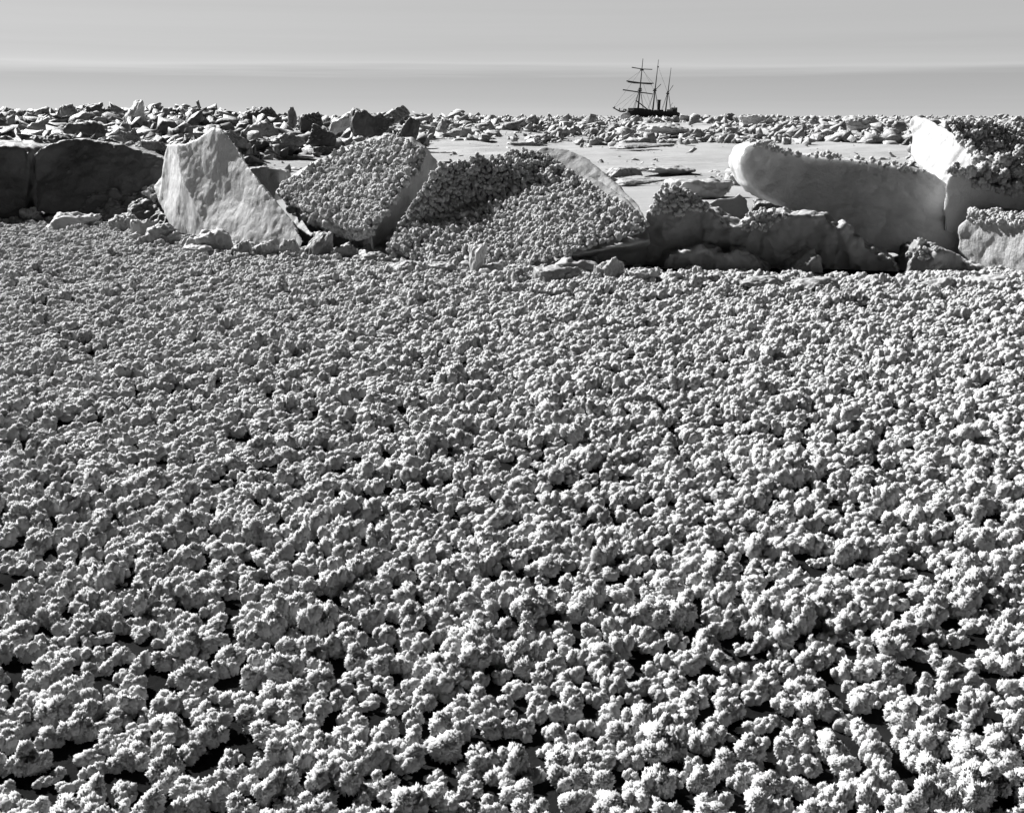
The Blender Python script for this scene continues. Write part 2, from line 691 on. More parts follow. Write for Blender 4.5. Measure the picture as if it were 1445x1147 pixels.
# --- 1, 2: the two dark blocks at the far left
d1 = 16.2
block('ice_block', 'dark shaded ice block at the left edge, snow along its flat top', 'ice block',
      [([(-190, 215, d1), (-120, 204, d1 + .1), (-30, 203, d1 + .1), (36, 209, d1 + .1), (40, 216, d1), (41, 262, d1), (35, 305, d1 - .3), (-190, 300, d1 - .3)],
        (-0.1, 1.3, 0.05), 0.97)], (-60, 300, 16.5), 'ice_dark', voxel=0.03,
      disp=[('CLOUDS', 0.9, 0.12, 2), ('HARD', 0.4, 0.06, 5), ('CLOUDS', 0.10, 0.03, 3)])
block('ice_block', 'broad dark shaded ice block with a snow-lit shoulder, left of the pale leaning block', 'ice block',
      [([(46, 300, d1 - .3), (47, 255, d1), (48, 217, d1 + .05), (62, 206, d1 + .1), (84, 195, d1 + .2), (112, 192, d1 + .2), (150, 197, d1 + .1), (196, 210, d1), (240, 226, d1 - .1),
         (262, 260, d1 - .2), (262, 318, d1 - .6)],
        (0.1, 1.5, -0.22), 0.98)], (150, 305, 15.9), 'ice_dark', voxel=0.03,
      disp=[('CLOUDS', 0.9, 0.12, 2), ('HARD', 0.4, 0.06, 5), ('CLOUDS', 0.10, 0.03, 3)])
# rough low mound between
block('ice_mound', 'low knobbly mound of shaded frost-crusted ice at the foot of the broad dark block', 'ice mound',
      [([(100, 308, 15.8), (114, 288, 15.9), (128, 275, 15.9), (150, 272, 15.9), (180, 274, 15.8), (205, 268, 15.7), (226, 268, 15.6), (245, 300, 15.2), (240, 330, 14.8), (170, 318, 15.2)],
        (0.0, 0.8, 0.0), 0.95)], (170, 316, 14.8), 'ice_dark', voxel=0.025,
      disp=[('CLOUDS', 0.3, 0.2, 2), ('HARD', 0.16, 0.12, 4)],
      frost=[([(190, 272), (205, 264), (232, 264), (240, 285), (210, 280)], 16, 0.05, 0.09)])
# --- 3: pale leaning block with the scored left face
d = 13.4
block('ice_block', 'tall pale leaning ice block with a bright scored left face, beside the dark blocks', 'ice block',
      [([(*q, 14.7 - 0.0085 * (q[0] - 230) - 0.0026 * (q[1] - 185)) for q in
         ((248, 204), (262, 204), (289, 190), (300, 182), (312, 184), (322, 194), (334, 206), (346, 226), (370, 262), (394, 288), (414, 312), (428, 340), (420, 356), (340, 356), (300, 345), (272, 290), (252, 240))],
        (-0.25, 0.9, -0.12), 0.94),
       ([(302, 347, 13.70), (274, 292, 14.08), (256, 240, 14.36), (250, 204, 14.50), (236, 203, 15.2), (228, 246, 15.5), (216, 264, 15.5), (222, 286, 15.3), (238, 312, 15.0), (244, 330, 14.8), (270, 342, 14.3)],
        (0.55, 0.55, -0.05), 0.85)], (320, 345, 12.8), 'ice_pale', voxel=0.018,
      disp=[('CLOUDS', 0.8, 0.07, 1), ('HARD', 0.7, 0.05, 4), ('CLOUDS', 0.08, 0.010, 3)], smooth=0)
block('ice_chunk', 'small pale rounded ice chunk sitting just behind the right flank of the tall leaning block', 'ice chunk',
      [([(340, 262, 15.2), (350, 240, 15.2), (372, 236, 15.2), (392, 242, 15.2), (396, 262, 15.2), (385, 285, 15.2), (350, 280, 15.2)], (0.1, 0.6, 0), 0.85)],
      (370, 285, 15.3), 'foot', voxel=0.02)

# --- 4: mound A with frost lumps and a smooth right wall
block('ice_block', 'peaked snowy ice block with frost lumps and a smooth shaded right wall', 'ice block',
      [([(386, 272, 13.8), (398, 258, 14.0), (420, 240, 14.1), (448, 226, 14.1), (470, 212, 14.1), (500, 200, 14.0), (530, 190, 13.9), (556, 194, 13.7), (580, 192, 13.5), (603, 206, 13.3),
         (582, 246, 12.7), (552, 286, 12.2), (524, 324, 11.8), (490, 322, 12.1), (450, 306, 12.7), (420, 296, 13.2)],
        (0.2, 1.0, -0.35), 0.95),
       # smooth wall turning away to the right
       ([(600, 206, 13.25), (610, 222, 13.8), (622, 245, 14.2), (600, 290, 13.6), (580, 340, 12.9), (560, 360, 12.5), (525, 360, 11.95), (524, 324, 11.78), (552, 286, 12.18), (582, 246, 12.68)],
        (-0.3, 0.9, -0.1), 0.85),
       # undercut foot, in shade
       ([(404, 262, 14.3), (430, 280, 13.9), (480, 290, 13.3), (528, 290, 12.8), (560, 300, 12.9), (560, 362, 12.7), (430, 362, 13.2), (404, 330, 13.8)],
        (0.0, 0.9, 0.0), 0.9)],
      (500, 345, 12.2), 'ice_core', voxel=0.022, disp=[('CLOUDS', 0.45, 0.08, 2), ('HARD', 0.3, 0.04, 4)], smooth=1,
      frost=[([(400, 262), (440, 238), (500, 205), (560, 196), (600, 214), (590, 240), (560, 280), (524, 332), (500, 336), (470, 334), (430, 312), (395, 275)], 1000, 0.032, 0.08)])
# --- 5: slab B covered in frost lumps, smooth pale rim upper right
block('ice_slab', 'broad tilted ice slab covered in popcorn-like frost lumps, middle of the ridge', 'ice slab',
      [([(545, 352, 11.6), (552, 322, 12.1), (640, 300, 12.1), (720, 282, 12.2), (790, 262, 12.3), (835, 250, 12.3), (862, 262, 12.0),
         (890, 285, 11.6), (912, 315, 11.2), (918, 340, 10.95), (890, 345, 10.85), (800, 362, 10.75), (740, 370, 10.75), (640, 368, 11.0)],
        (0.1, 0.9, -0.6), 0.96),
       # upper left part, facing away from the sun
       ([(545, 335, 11.85), (590, 270, 12.1), (612, 240, 12.35), (640, 227, 12.6), (700, 222, 12.9), (745, 213, 13.4), (790, 224, 13.5), (838, 250, 12.75), (790, 266, 12.6), (720, 286, 12.4), (640, 304, 12.1), (556, 326, 11.95)],
        (0.3, 0.8, -0.3), 0.94),
       # smooth rim standing up behind the lumps
       ([(742, 214, 13.25), (770, 207, 13.3), (800, 210, 13.2), (828, 220, 13.0), (850, 240, 12.7), (876, 264, 12.3), (902, 288, 11.9), (912, 315, 11.5), (870, 300, 11.9), (830, 268, 12.5), (780, 232, 13.0)],
        (0.12, 0.45, -0.25), 0.95),
       # broken lower right corner, smooth face
       ([(905, 308, 11.3), (925, 330, 11.4), (920, 365, 11.4), (910, 392, 11.3), (860, 390, 11.2), (800, 388, 11.1), (762, 382, 11.0), (800, 364, 11.1), (860, 345, 11.15), (885, 330, 11.2)],
        (0.0, 0.8, -0.1), 0.9)],
      (740, 368, 11.0), 'ice_core', voxel=0.022, disp=[('CLOUDS', 0.6, 0.06, 2), ('CLOUDS', 0.12, 0.03, 3)], smooth=1,
      frost=[([(548, 350), (565, 320), (600, 262), (618, 238), (690, 222), (745, 212), (775, 222), (800, 240), (835, 262), (870, 285), (905, 310), (915, 325), (880, 338), (840, 348), (790, 362), (740, 378), (640, 376), (545, 366)], 1900, 0.030, 0.068)])

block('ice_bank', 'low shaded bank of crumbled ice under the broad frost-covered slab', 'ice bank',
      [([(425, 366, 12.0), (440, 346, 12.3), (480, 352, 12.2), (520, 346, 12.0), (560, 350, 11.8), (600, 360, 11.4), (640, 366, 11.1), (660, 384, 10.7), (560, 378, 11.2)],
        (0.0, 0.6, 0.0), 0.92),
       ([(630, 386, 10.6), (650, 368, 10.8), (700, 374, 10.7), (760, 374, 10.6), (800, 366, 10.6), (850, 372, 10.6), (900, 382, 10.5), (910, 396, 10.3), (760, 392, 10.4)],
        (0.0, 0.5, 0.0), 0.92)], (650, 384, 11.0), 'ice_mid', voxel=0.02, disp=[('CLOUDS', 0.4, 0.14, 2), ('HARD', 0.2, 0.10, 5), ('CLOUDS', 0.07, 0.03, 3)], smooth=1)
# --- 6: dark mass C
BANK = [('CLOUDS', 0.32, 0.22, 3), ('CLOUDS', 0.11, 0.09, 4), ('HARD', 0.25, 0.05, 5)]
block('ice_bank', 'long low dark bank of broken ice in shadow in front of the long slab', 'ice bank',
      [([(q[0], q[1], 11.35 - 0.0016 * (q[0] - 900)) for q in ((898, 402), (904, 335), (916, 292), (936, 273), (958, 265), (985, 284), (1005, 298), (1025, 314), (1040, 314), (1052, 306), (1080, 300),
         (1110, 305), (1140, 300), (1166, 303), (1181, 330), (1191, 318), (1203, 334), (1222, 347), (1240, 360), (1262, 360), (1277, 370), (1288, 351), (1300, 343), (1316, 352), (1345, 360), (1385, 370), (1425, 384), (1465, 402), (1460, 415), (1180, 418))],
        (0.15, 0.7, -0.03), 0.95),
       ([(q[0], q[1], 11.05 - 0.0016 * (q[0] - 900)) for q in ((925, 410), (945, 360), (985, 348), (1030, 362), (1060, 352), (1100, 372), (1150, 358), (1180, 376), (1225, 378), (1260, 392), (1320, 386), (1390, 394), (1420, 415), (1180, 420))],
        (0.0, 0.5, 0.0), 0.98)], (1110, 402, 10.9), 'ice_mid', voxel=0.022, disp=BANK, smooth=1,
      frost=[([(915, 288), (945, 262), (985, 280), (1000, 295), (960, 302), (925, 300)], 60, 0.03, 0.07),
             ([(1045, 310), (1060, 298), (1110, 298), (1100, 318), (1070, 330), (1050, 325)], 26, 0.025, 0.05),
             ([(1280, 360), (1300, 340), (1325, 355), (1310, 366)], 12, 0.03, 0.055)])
block('ice_block', 'grey upright ice lump with a pointed right corner, behind the low dark bank', 'ice block',
      [([(990, 330, 12.3), (994, 290, 12.3), (1012, 280, 12.3), (1036, 279, 12.3), (1044, 273, 12.3), (1053, 282, 12.3), (1056, 300, 12.3), (1060, 335, 12.1)],
        (0.1, 0.5, -0.05), 0.9)], (1025, 335, 12.4), 'ice_mid', voxel=0.018, disp=[('CLOUDS', 0.3, 0.07, 2), ('HARD', 0.2, 0.06, 4)])
# --- 7: long pale slab
block('ice_slab', 'long smooth pale ice slab with a rounded bright left end, tilted down to the right', 'ice slab',
      [([(1046, 240, 11.9), (1044, 222, 11.9), (1052, 208, 11.9), (1068, 202, 12.0), (1090, 206, 12.0), (1115, 214, 12.05), (1150, 218, 12.1), (1210, 225, 12.15), (1275, 234, 12.2), (1318, 246, 12.2), (1345, 262, 12.1),
         (1355, 300, 11.9), (1355, 366, 11.6), (1265, 358, 11.4), (1225, 347, 11.4), (1190, 327, 11.5), (1150, 306, 11.6), (1105, 292, 11.75), (1072, 276, 11.85), (1056, 262, 11.9)],
        (-0.03, 0.8, 0.0), 0.95)], (1200, 350, 11.6), 'ice_slab', voxel=0.02, disp=[('CLOUDS', 0.9, 0.10, 2), ('HARD', 0.35, 0.05, 5), ('CLOUDS', 0.08, 0.012, 3)], smooth=2,
      frost=[([(1060, 196), (1110, 206), (1210, 218), (1320, 238), (1320, 250), (1210, 230), (1110, 220), (1060, 208)], 50, 0.02, 0.05)])
# --- 8: bright hummock E
block('ice_block', 'dazzling white upright ice block with a dark frost-crusted right side', 'ice block',
      [([(1283, 168, 15.3), (1290, 162, 15.3), (1312, 168, 14.9), (1345, 186, 14.3), (1372, 208, 13.9), (1392, 235, 13.6), (1390, 262, 13.5), (1345, 280, 13.7), (1325, 262, 14.0), (1300, 236, 14.6), (1285, 216, 15.0), (1288, 190, 15.2)],
        (0.35, 0.9, -0.1), 0.92),
       ([(1322, 176, 14.9), (1335, 168, 14.8), (1350, 170, 14.9), (1400, 176, 15.3), (1450, 180, 15.7), (1520, 182, 15.7), (1560, 260, 14.7), (1445, 262, 14.0), (1390, 262, 13.9), (1330, 230, 14.3)],
        (0.9, 1.2, -0.3), 0.9)],
      (1390, 290, 14.3), 'ice_white', voxel=0.022, disp=[('CLOUDS', 0.5, 0.07, 2), ('HARD', 0.3, 0.05, 3)], smooth=1,
      frost=[([(1335, 166), (1345, 166), (1445, 176), (1445, 245), (1400, 240), (1380, 222), (1360, 205), (1345, 188)], 700, 0.035, 0.08)])
# --- 9: grey-faced block F with puffy snow top
block('ice_block', 'grey rounded ice block under a puffy white snow crest, right of the long pale slab', 'ice block',
      [([(1333, 380, 11.7), (1331, 300, 11.7), (1332, 264, 11.7), (1338, 250, 11.7), (1352, 244, 11.7), (1380, 258, 11.75), (1412, 264, 11.8), (1460, 268, 11.9), (1560, 268, 12.0), (1560, 380, 12.0)],
        (0.7, 0.9, 0.05), 0.96),
       ([(1372, 268, 11.85), (1382, 246, 11.95), (1398, 238, 12.0), (1410, 220, 12.1), (1424, 218, 12.1), (1436, 234, 12.1), (1460, 224, 12.1), (1520, 232, 12.1), (1530, 272, 12.0), (1440, 278, 11.95)],
        (0.5, 0.6, 0.0), 0.85)],
      (1420, 362, 11.2), 'ice_white', voxel=0.022, disp=[('CLOUDS', 0.5, 0.05, 2), ('HARD', 0.25, 0.03, 5)], smooth=1,
      frost=[([(1350, 246), (1375, 250), (1395, 232), (1412, 214), (1428, 214), (1445, 225), (1445, 272), (1405, 272), (1372, 262)], 120, 0.05, 0.16)])
# --- 10: ribbed block G lower right
block('ice_block', 'square white ice block with vertically ribbed face and crusty flat top', 'ice block',
      [([(q[0], q[1], 11.3 - 0.007 * (q[0] - 1353)) for q in ((1353, 405), (1352, 350), (1354, 320), (1362, 310), (1374, 303), (1400, 306), (1450, 311), (1560, 312), (1560, 420))],
        (0.5, 0.7, 0.03), 0.96)], (1440, 384, 10.3), 'ice_ribbed', voxel=0.018,
      disp=[('CLOUDS', 0.45, 0.06, 2), ('HARD', 0.25, 0.05, 5)], smooth=0,
      frost=[([(1366, 310), (1375, 300), (1445, 304), (1445, 318), (1380, 316)], 60, 0.025, 0.06)])

# ------------------------------------------------------------------ foot rubble: rounded chunks along the base of the ridge
def chunk_mesh(seed, kind, voxel=0.05, hi=True, cuts=1):
    rr = random.Random(seed)
    bm = bmesh.new()
    n = {'slab': 12, 'lump': 22, 'jag': 11}[kind]
    for i in range(n):
        if kind == 'slab':
            a = rr.uniform(0, 6.283)
            r = rr.uniform(0.75, 1.0)
            p = (math.cos(a) * r, math.sin(a) * r, rr.choice((0, 1)) * rr.uniform(.36, .48))
        elif kind == 'lump':
            u = Vector((rr.gauss(0, 1), rr.gauss(0, 1), rr.gauss(0, 1))).normalized()
            p = (u.x, u.y, u.z * 0.5 + 0.45)
        else:
            p = (rr.uniform(-1, 1), rr.uniform(-1, 1), rr.uniform(0, 1.2) if i % 3 else 0)
        bm.verts.new(p)
    bmesh.ops.convex_hull(bm, input=bm.verts)
    loose = [v for v in bm.verts if not v.link_faces]
    bmesh.ops.delete(bm, geom=loose, context='VERTS')
    if hi:
        me = bpy.data.meshes.new('chunk')
        bm.to_mesh(me)
        bm.free()
        if kind == 'lump':
            return bake(me, (seed * 3.1, 0, 0), voxel, [('CLOUDS', 0.7, 0.45, 2), ('CLOUDS', 0.18, 0.16, 2)], 4)
        return bake(me, (seed * 3.1, 0, 0), voxel, [('CLOUDS', 0.6, 0.28, 2), ('CLOUDS', 0.14, 0.10, 2)], 1)
    bmesh.ops.triangulate(bm, faces=bm.faces)
    bmesh.ops.subdivide_edges(bm, edges=bm.edges, cuts=cuts, use_grid_fill=True)
    off = Vector((seed, 2, 3))
    for v in bm.verts:
        c = v.co.copy()
        for f, a in ((1.7, .16), (4.0, .13), (9, .08))[:1 if cuts == 1 else 3]:
            v.co += Vector((noise.noise(c * f + off), noise.noise(c * f + off * 2), noise.noise(c * f + off * 3))) * a
    bmesh.ops.triangulate(bm, faces=bm.faces)
    me = bpy.data.meshes.new('chunk')
    bm.to_mesh(me)
    bm.free()
    return me


LUMPS = [chunk_mesh(20 + i, 'lump') for i in range(7)]
SLABS = [chunk_mesh(40 + i, 'slab') for i in range(5)]
JAGS = [chunk_mesh(60 + i, 'jag') for i in range(6)]


def place_chunk(me, cx, base, w, h, label, mat='foot', cat='ice chunk', name='ice_chunk', d=None, rz=0.0, tilt=0.0, depth=None, group=None, tx=0.0):
    """A chunk w x h photo pixels large whose base centre is seen at (cx, base)."""
    if d is None:
        k_ = 16 if 540 < cx < 830 else 9
        base += k_; h += 6
        d = gd(base, cx)
    p = at(cx, base, d)
    s = d / F * 1.02
    o = bpy.data.objects.new(name, me.copy())
    col.objects.link(o)
    o.data.materials.clear()
    o.data.materials.append(M[mat])
    zs = [v.co.z for v in me.vertices]
    zr = max(zs) - min(zs)
    sx = w * s / 2.0
    sz = h * s / max(0.6, zr) * 1.05
    sy = depth if depth else sx * 0.8
    o.scale = (sx, sy, sz)
    o.location = (p.x, p.y, p.z - min(zs) * sz - h * s * 0.08)
    o.rotation_euler = (tx, tilt, rz)
    tag(o, label, cat, group)
    return o


foot = [
 # kind, variant, cx, base, w, h, material, label
 ('L', 0, 42, 307, 38, 18, 'foot', 'small rounded white ice chunk alone at the foot of the leftmost dark blocks'),
 ('S', 0, 108, 318, 84, 22, 'foot', 'long flat frosted ice slab lying in front of the broad dark block'),
 ('L', 1, 178, 322, 44, 22, 'foot', 'frost-topped lump at the foot of the low knobbly mound'),
 ('S', 1, 204, 330, 42, 24, 'foot', 'white wedge-like chunk just left of the tall leaning block base'),
 ('L', 2, 190, 336, 26, 12, 'foot', 'tiny snow lump half sunk in frost, left of the leaning block'),
 ('L', 3, 232, 340, 56, 28, 'foot', 'smooth white lens-shaped chunk at the left corner of the leaning block'),
 ('L', 4, 262, 345, 20, 14, 'foot', 'small pale knob between two larger chunks under the leaning block'),
 ('S', 2, 297, 350, 78, 30, 'foot', 'pale flat boulder with a dark underside, lying against the leaning block'),
 ('L', 5, 278, 354, 50, 12, 'foot', 'thin snow-covered ledge under the pale flat boulder'),
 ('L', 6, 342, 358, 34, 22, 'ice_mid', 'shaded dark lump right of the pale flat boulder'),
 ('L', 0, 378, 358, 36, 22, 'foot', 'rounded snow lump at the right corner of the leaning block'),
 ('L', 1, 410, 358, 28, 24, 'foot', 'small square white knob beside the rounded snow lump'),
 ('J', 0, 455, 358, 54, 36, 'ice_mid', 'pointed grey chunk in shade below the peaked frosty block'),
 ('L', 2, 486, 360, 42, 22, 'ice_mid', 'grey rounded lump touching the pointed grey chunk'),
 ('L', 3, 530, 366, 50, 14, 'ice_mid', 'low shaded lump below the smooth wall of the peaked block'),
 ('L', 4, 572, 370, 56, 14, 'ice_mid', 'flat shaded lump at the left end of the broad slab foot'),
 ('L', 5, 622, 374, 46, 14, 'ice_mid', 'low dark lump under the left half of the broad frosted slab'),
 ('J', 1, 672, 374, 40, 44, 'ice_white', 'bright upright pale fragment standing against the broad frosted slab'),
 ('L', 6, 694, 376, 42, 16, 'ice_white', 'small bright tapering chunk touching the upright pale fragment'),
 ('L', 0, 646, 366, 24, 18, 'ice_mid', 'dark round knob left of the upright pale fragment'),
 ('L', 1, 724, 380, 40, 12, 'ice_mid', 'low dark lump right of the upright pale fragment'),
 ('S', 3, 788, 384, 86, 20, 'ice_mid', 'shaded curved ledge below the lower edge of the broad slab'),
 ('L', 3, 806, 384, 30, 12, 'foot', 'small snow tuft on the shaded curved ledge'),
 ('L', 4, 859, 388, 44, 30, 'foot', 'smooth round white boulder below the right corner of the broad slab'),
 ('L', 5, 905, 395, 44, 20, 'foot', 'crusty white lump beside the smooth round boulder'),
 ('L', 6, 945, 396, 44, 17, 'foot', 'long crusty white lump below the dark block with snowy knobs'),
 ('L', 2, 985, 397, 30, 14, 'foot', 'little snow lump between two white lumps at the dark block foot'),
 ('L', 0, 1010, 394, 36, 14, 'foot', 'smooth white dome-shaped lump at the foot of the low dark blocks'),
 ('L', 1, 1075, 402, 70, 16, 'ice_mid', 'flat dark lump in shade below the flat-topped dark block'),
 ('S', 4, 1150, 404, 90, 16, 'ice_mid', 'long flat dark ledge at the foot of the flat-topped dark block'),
 ('L', 4, 1320, 402, 70, 16, 'foot', 'frost-crusted low lump on the field below the ribbed block, left one'),
 ('L', 6, 1395, 398, 80, 14, 'foot', 'frost-crusted low lump under the middle of the ribbed block'),
]
KINDS = {'L': LUMPS, 'S': SLABS, 'J': JAGS}
for i, (k, v, cx, base, w, h, mat, lab) in enumerate(foot):
    place_chunk(KINDS[k][v % len(KINDS[k])], cx, base, w, h, lab, mat, rz=(i * 1.7) % 0.9 - 0.45, group='ice chunks along the foot of the ridge')

# fine debris along the foot
dpts = []
rr = random.Random(5)
for k in range(1500):
    px = rr.uniform(-60, 1520)
    a = [p for p in FOOT if p[0] <= px][-1]
    b = [p for p in FOOT if p[0] > px][0]
    t = (px - a[0]) / (b[0] - a[0])
    py = a[1] + (b[1] - a[1]) * t + rr.gauss(0, 4)
    q = at(px, py, gd(py, px))
    s = rr.uniform(0.02, 0.075)
    dpts.append((q - Vector((0, 0, 0.005)), (0, 0, rr.uniform(0, 6.28)), (s, s, s * .9), rr.randrange(NV2)))
db = scatter('snow_debris', dpts, NG2)
tag(db, 'loose crumbs of frost and snow strewn along the foot of the ice ridge', 'snow debris', kind='stuff')

# ------------------------------------------------------------------ middle distance drifts and slabs
def placed(kind, v, cx, base, w, h, lab, mat, z=None, d=None, cat='ice slab', name='ice_slab', **kw):
    if d is None:
        d = gd(base, cx)
        for _ in range(6):
            q = at(cx, base, d)
            d = gd(base, cx, hgt(q.x, q.y))
            if d < 0 or d > 400: d = 120
    return place_chunk(KINDS[kind][v], cx, base, w, h, lab, mat, d=d, cat=cat, name=name, **kw)


mid = [
 ('S', 0, 912, 210, 110, 8, 'long low dark drift edge on the snow plain left of the ship line', 'rubble_dark'),
 ('S', 1, 1000, 197, 130, 5, 'thin dark ledge of ice at the near edge of the far rubble, below the ship', 'rubble_dark'),
 ('S', 2, 665, 203, 70, 11, 'low dark humped drift on the snow plain behind the peaked block', 'rubble'),
 ('S', 3, 740, 207, 60, 7, 'small flat drift with dark edge directly behind the broad frosted slab crest', 'rubble'),
 ('S', 4, 880, 250, 60, 14, 'low jagged ice edge beside the pale rim of the broad slab', 'rubble'),
 ('L', 0, 940, 246, 80, 12, 'low grey snow hump on the plain left of the long pale slab', 'rubble'),
 ('S', 0, 905, 262, 90, 10, 'dark overhanging ledge of ice behind the right corner of the broad slab', 'rubble_dark'),
 ('S', 1, 985, 278, 110, 26, 'snow-covered flat slab lying between the low dark block and the plain', 'ice_white'),
 ('S', 2, 1082, 298, 60, 18, 'small dark flat slab tucked under the long pale slab', 'rubble_dark'),
 ('S', 3, 1040, 262, 40, 18, 'pale snow-topped chunk at the rounded left end of the long slab', 'ice_white'),
 ('L', 4, 1235, 232, 40, 10, 'rounded snow hump behind the top edge of the long slab', 'rubble'),
 ('S', 4, 1262, 213, 60, 4, 'thin dark ice ledge on the plain left of the dazzling white block', 'rubble_dark'),
 ('J', 4, 1278, 206, 12, 12, 'small dark cube-like chunk at the left side of the dazzling white block', 'rubble_dark'),
]
for k, v, cx, base, w, h, lab, mat in mid:
    placed(k, v, cx, base, w, h, lab, mat, rz=0.1)

# notable pieces of the far rubble (px centre, base row, w, h, distance)
far = [
 ('J', 0, 193, 184, 44, 42, 44, 'large white upright block with a dark notched top, standing above the left rubble', 'ice_white', 0.1, 0),
 ('S', 0, 40, 200, 56, 12, 33, 'tilted snow-topped slab at the near edge of the left rubble', 'rubble', -0.3, 0),
 ('S', 1, 62, 186, 40, 16, 38, 'bright slanting slab leaning left in the left rubble heap', 'ice_white', -0.5, 0),
 ('S', 2, 120, 190, 60, 20, 35, 'flat-faced grey slab behind the broad dark block', 'rubble_dark', 0.1, 0),
 ('L', 0, 96, 172, 28, 24, 48, 'round white-sided boulder in the left rubble heap', 'rubble', 0, 0),
 ('J', 1, 130, 168, 40, 22, 52, 'dark peaked boulder on the crest of the left rubble heap', 'rubble_dark', 0, 0),
 ('S', 3, 215, 212, 40, 14, 28, 'small square grey slab right behind the dark block shoulder', 'rubble', 0.1, 0),
 ('L', 1, 370, 176, 44, 24, 50, 'large smooth dark boulder on the skyline above the leaning block', 'rubble_dark', 0, 0),
 ('L', 2, 368, 206, 56, 36, 36, 'wide pale rounded boulder behind the tall leaning block', 'rubble', 0, 0),
 ('L', 3, 413, 180, 14, 28, 48, 'small upright stump of ice on the skyline, left of centre', 'rubble', 0, 0),
 ('S', 4, 440, 186, 40, 26, 46, 'tilted dark slab beside the upright stump on the skyline', 'rubble_dark', -0.3, 0),
 ('L', 4, 400, 212, 60, 24, 34, 'low grey rounded boulder at the edge of the snow plain', 'rubble', 0, 0),
 ('J', 2, 452, 206, 50, 30, 37, 'broad dark boulder behind the peaked frosty block, left one', 'rubble_dark', 0, 0),
 ('S', 1, 520, 192, 70, 34, 40, 'large gabled dark slab directly behind the peaked frosty block', 'rubble_dark', 0.2, 0),
 ('S', 2, 492, 182, 60, 22, 44, 'bright snowy slab leaning on the gabled dark slab', 'ice_white', -0.35, 0),
 ('S', 3, 562, 172, 44, 20, 48, 'thick slab tilted up to a sharp point on the skyline', 'rubble', -0.5, 0),
 ('J', 3, 572, 200, 34, 34, 36, 'dark wedge-shaped block with bright left edge behind the peaked block', 'rubble_dark', 0.2, 0),
 ('J', 5, 620, 186, 24, 18, 50, 'pale upright chunk at the left edge of the central plain', 'rubble', 0.2, 0),
 ('L', 5, 1060, 178, 40, 16, 110, 'white cone-shaped hummock on the skyline right of the ship', 'ice_white', 0, 0),
 ('L', 6, 1025, 172, 28, 12, 190, 'dark low hummock on the skyline just right of the ship', 'rubble_dark', 0, 0),
 ('L', 0, 935, 190, 70, 14, 75, 'low white snow heap below the stern of the ship', 'ice_white', 0, 0),
 ('L', 2, 882, 168, 16, 10, 230, 'white ice lump under the bowsprit of the ship', 'ice_white', 0, 0),
 ('S', 4, 1160, 200, 40, 14, 62, 'bright tilted slab in the rubble above the middle of the long slab', 'ice_white', -0.3, 0),
 ('L', 1, 1215, 186, 50, 22, 70, 'sunlit white mass of ice in the rubble left of the dazzling block', 'ice_white', 0, 0),
 ('L', 3, 1260, 200, 30, 18, 60, 'rounded white chunk close to the left side of the dazzling block', 'ice_white', 0, 0),
 ('L', 4, 1425, 184, 44, 20, 26, 'snow-white boulder on the skyline at the right edge of the photo', 'ice_white', 0, 0),
]
for k, v, cx, base, w, h, d, lab, mat, tilt, rz in far:
    placed(k, v, cx, base, w, h, lab, mat, d=d, cat='ice block', name='ice_block', tilt=tilt, rz=rz,
           group='large blocks in the far rubble')

# generic rubble
LOW = {k: [chunk_mesh(200 + 10 * j + i, k, hi=False) for i in range(7)] for j, k in enumerate(('slab', 'lump', 'jag'))}
MID = {k: [chunk_mesh(400 + 10 * j + i, k, hi=False, cuts=6) for i in range(6)] for j, k in enumerate(('slab', 'lump', 'jag'))}
rr = random.Random(21)
cands = []
n_try = 0
while n_try < 240000 and len(cands) < 60000:
    n_try += 1
    az = rr.uniform(-36, 36)
    r = 1.0 / rr.uniform(1 / 1500.0, 1 / 24.0)
    dens = 0.0
    s_lo, s_hi = 0.15, 0.5
    zone = 'far'
    # left heap
    edge = 27 + 14 * sstep(-17, -6, az) + 30 * sstep(-6, -3, az) + 5 * noise.noise(Vector((az * .5, 0, 0)))
    if az < -2 and edge < r < 110:
        dens = 1.0
        zone = 'left heap' if az < -8 else 'centre left heap'
        s_lo, s_hi = 0.14, 0.5
    far_edge = 62 + 10 * noise.noise(Vector((az * .25, 4, 0))) + 10 * noise.noise(Vector((az * 1.2, 4, 0)))
    if az >= -5 and far_edge < r < 320:
        dens = 0.85
        zone = 'right rubble' if az > 8 else 'ship rubble'
        s_lo, s_hi = 0.14, 0.6
    if r >= 110:
        dens = 0.75
        s_lo, s_hi = 0.3, 0.85
        if r < 240:
            zone = zone if az >= -5 else 'far left'
        else:
            zone = 'horizon'
    if az > 19.5 and 17.5 < r < 36:
        dens = 1.0
        s_lo, s_hi = 0.07, 0.32
        zone = 'right mound'
    if az > 19.5 and 36 <= r < 62:
        dens = 0.6
        zone = 'right rubble'
    if dens == 0.0 and r > 26:
        dens = 0.03
        s_lo, s_hi = 0.05, 0.22
    cl = noise.noise(Vector((az * 0.9, math.log(r) * 6, 9)))
    if rr.random() > dens * max(0.12, 0.5 + 2.0 * cl):
        continue
    # sastrugi plain stays almost bare
    s = s_lo * 0.6 + (s_hi - s_lo * 0.6) * rr.random() ** 3.6
    if r > 110:
        s *= 1 + 0.35 * (r / 400)
    cands.append((s / r, az, r, s, zone))
for k in range(900):  # small chunks on the near mound, right
    az = rr.uniform(20.5, 33); r = rr.uniform(17, 34)
    s = 0.06 + 0.28 * rr.random() ** 2.5
    cands.append((s / r, az, r, s, 'right mound'))
cands.sort(reverse=True)
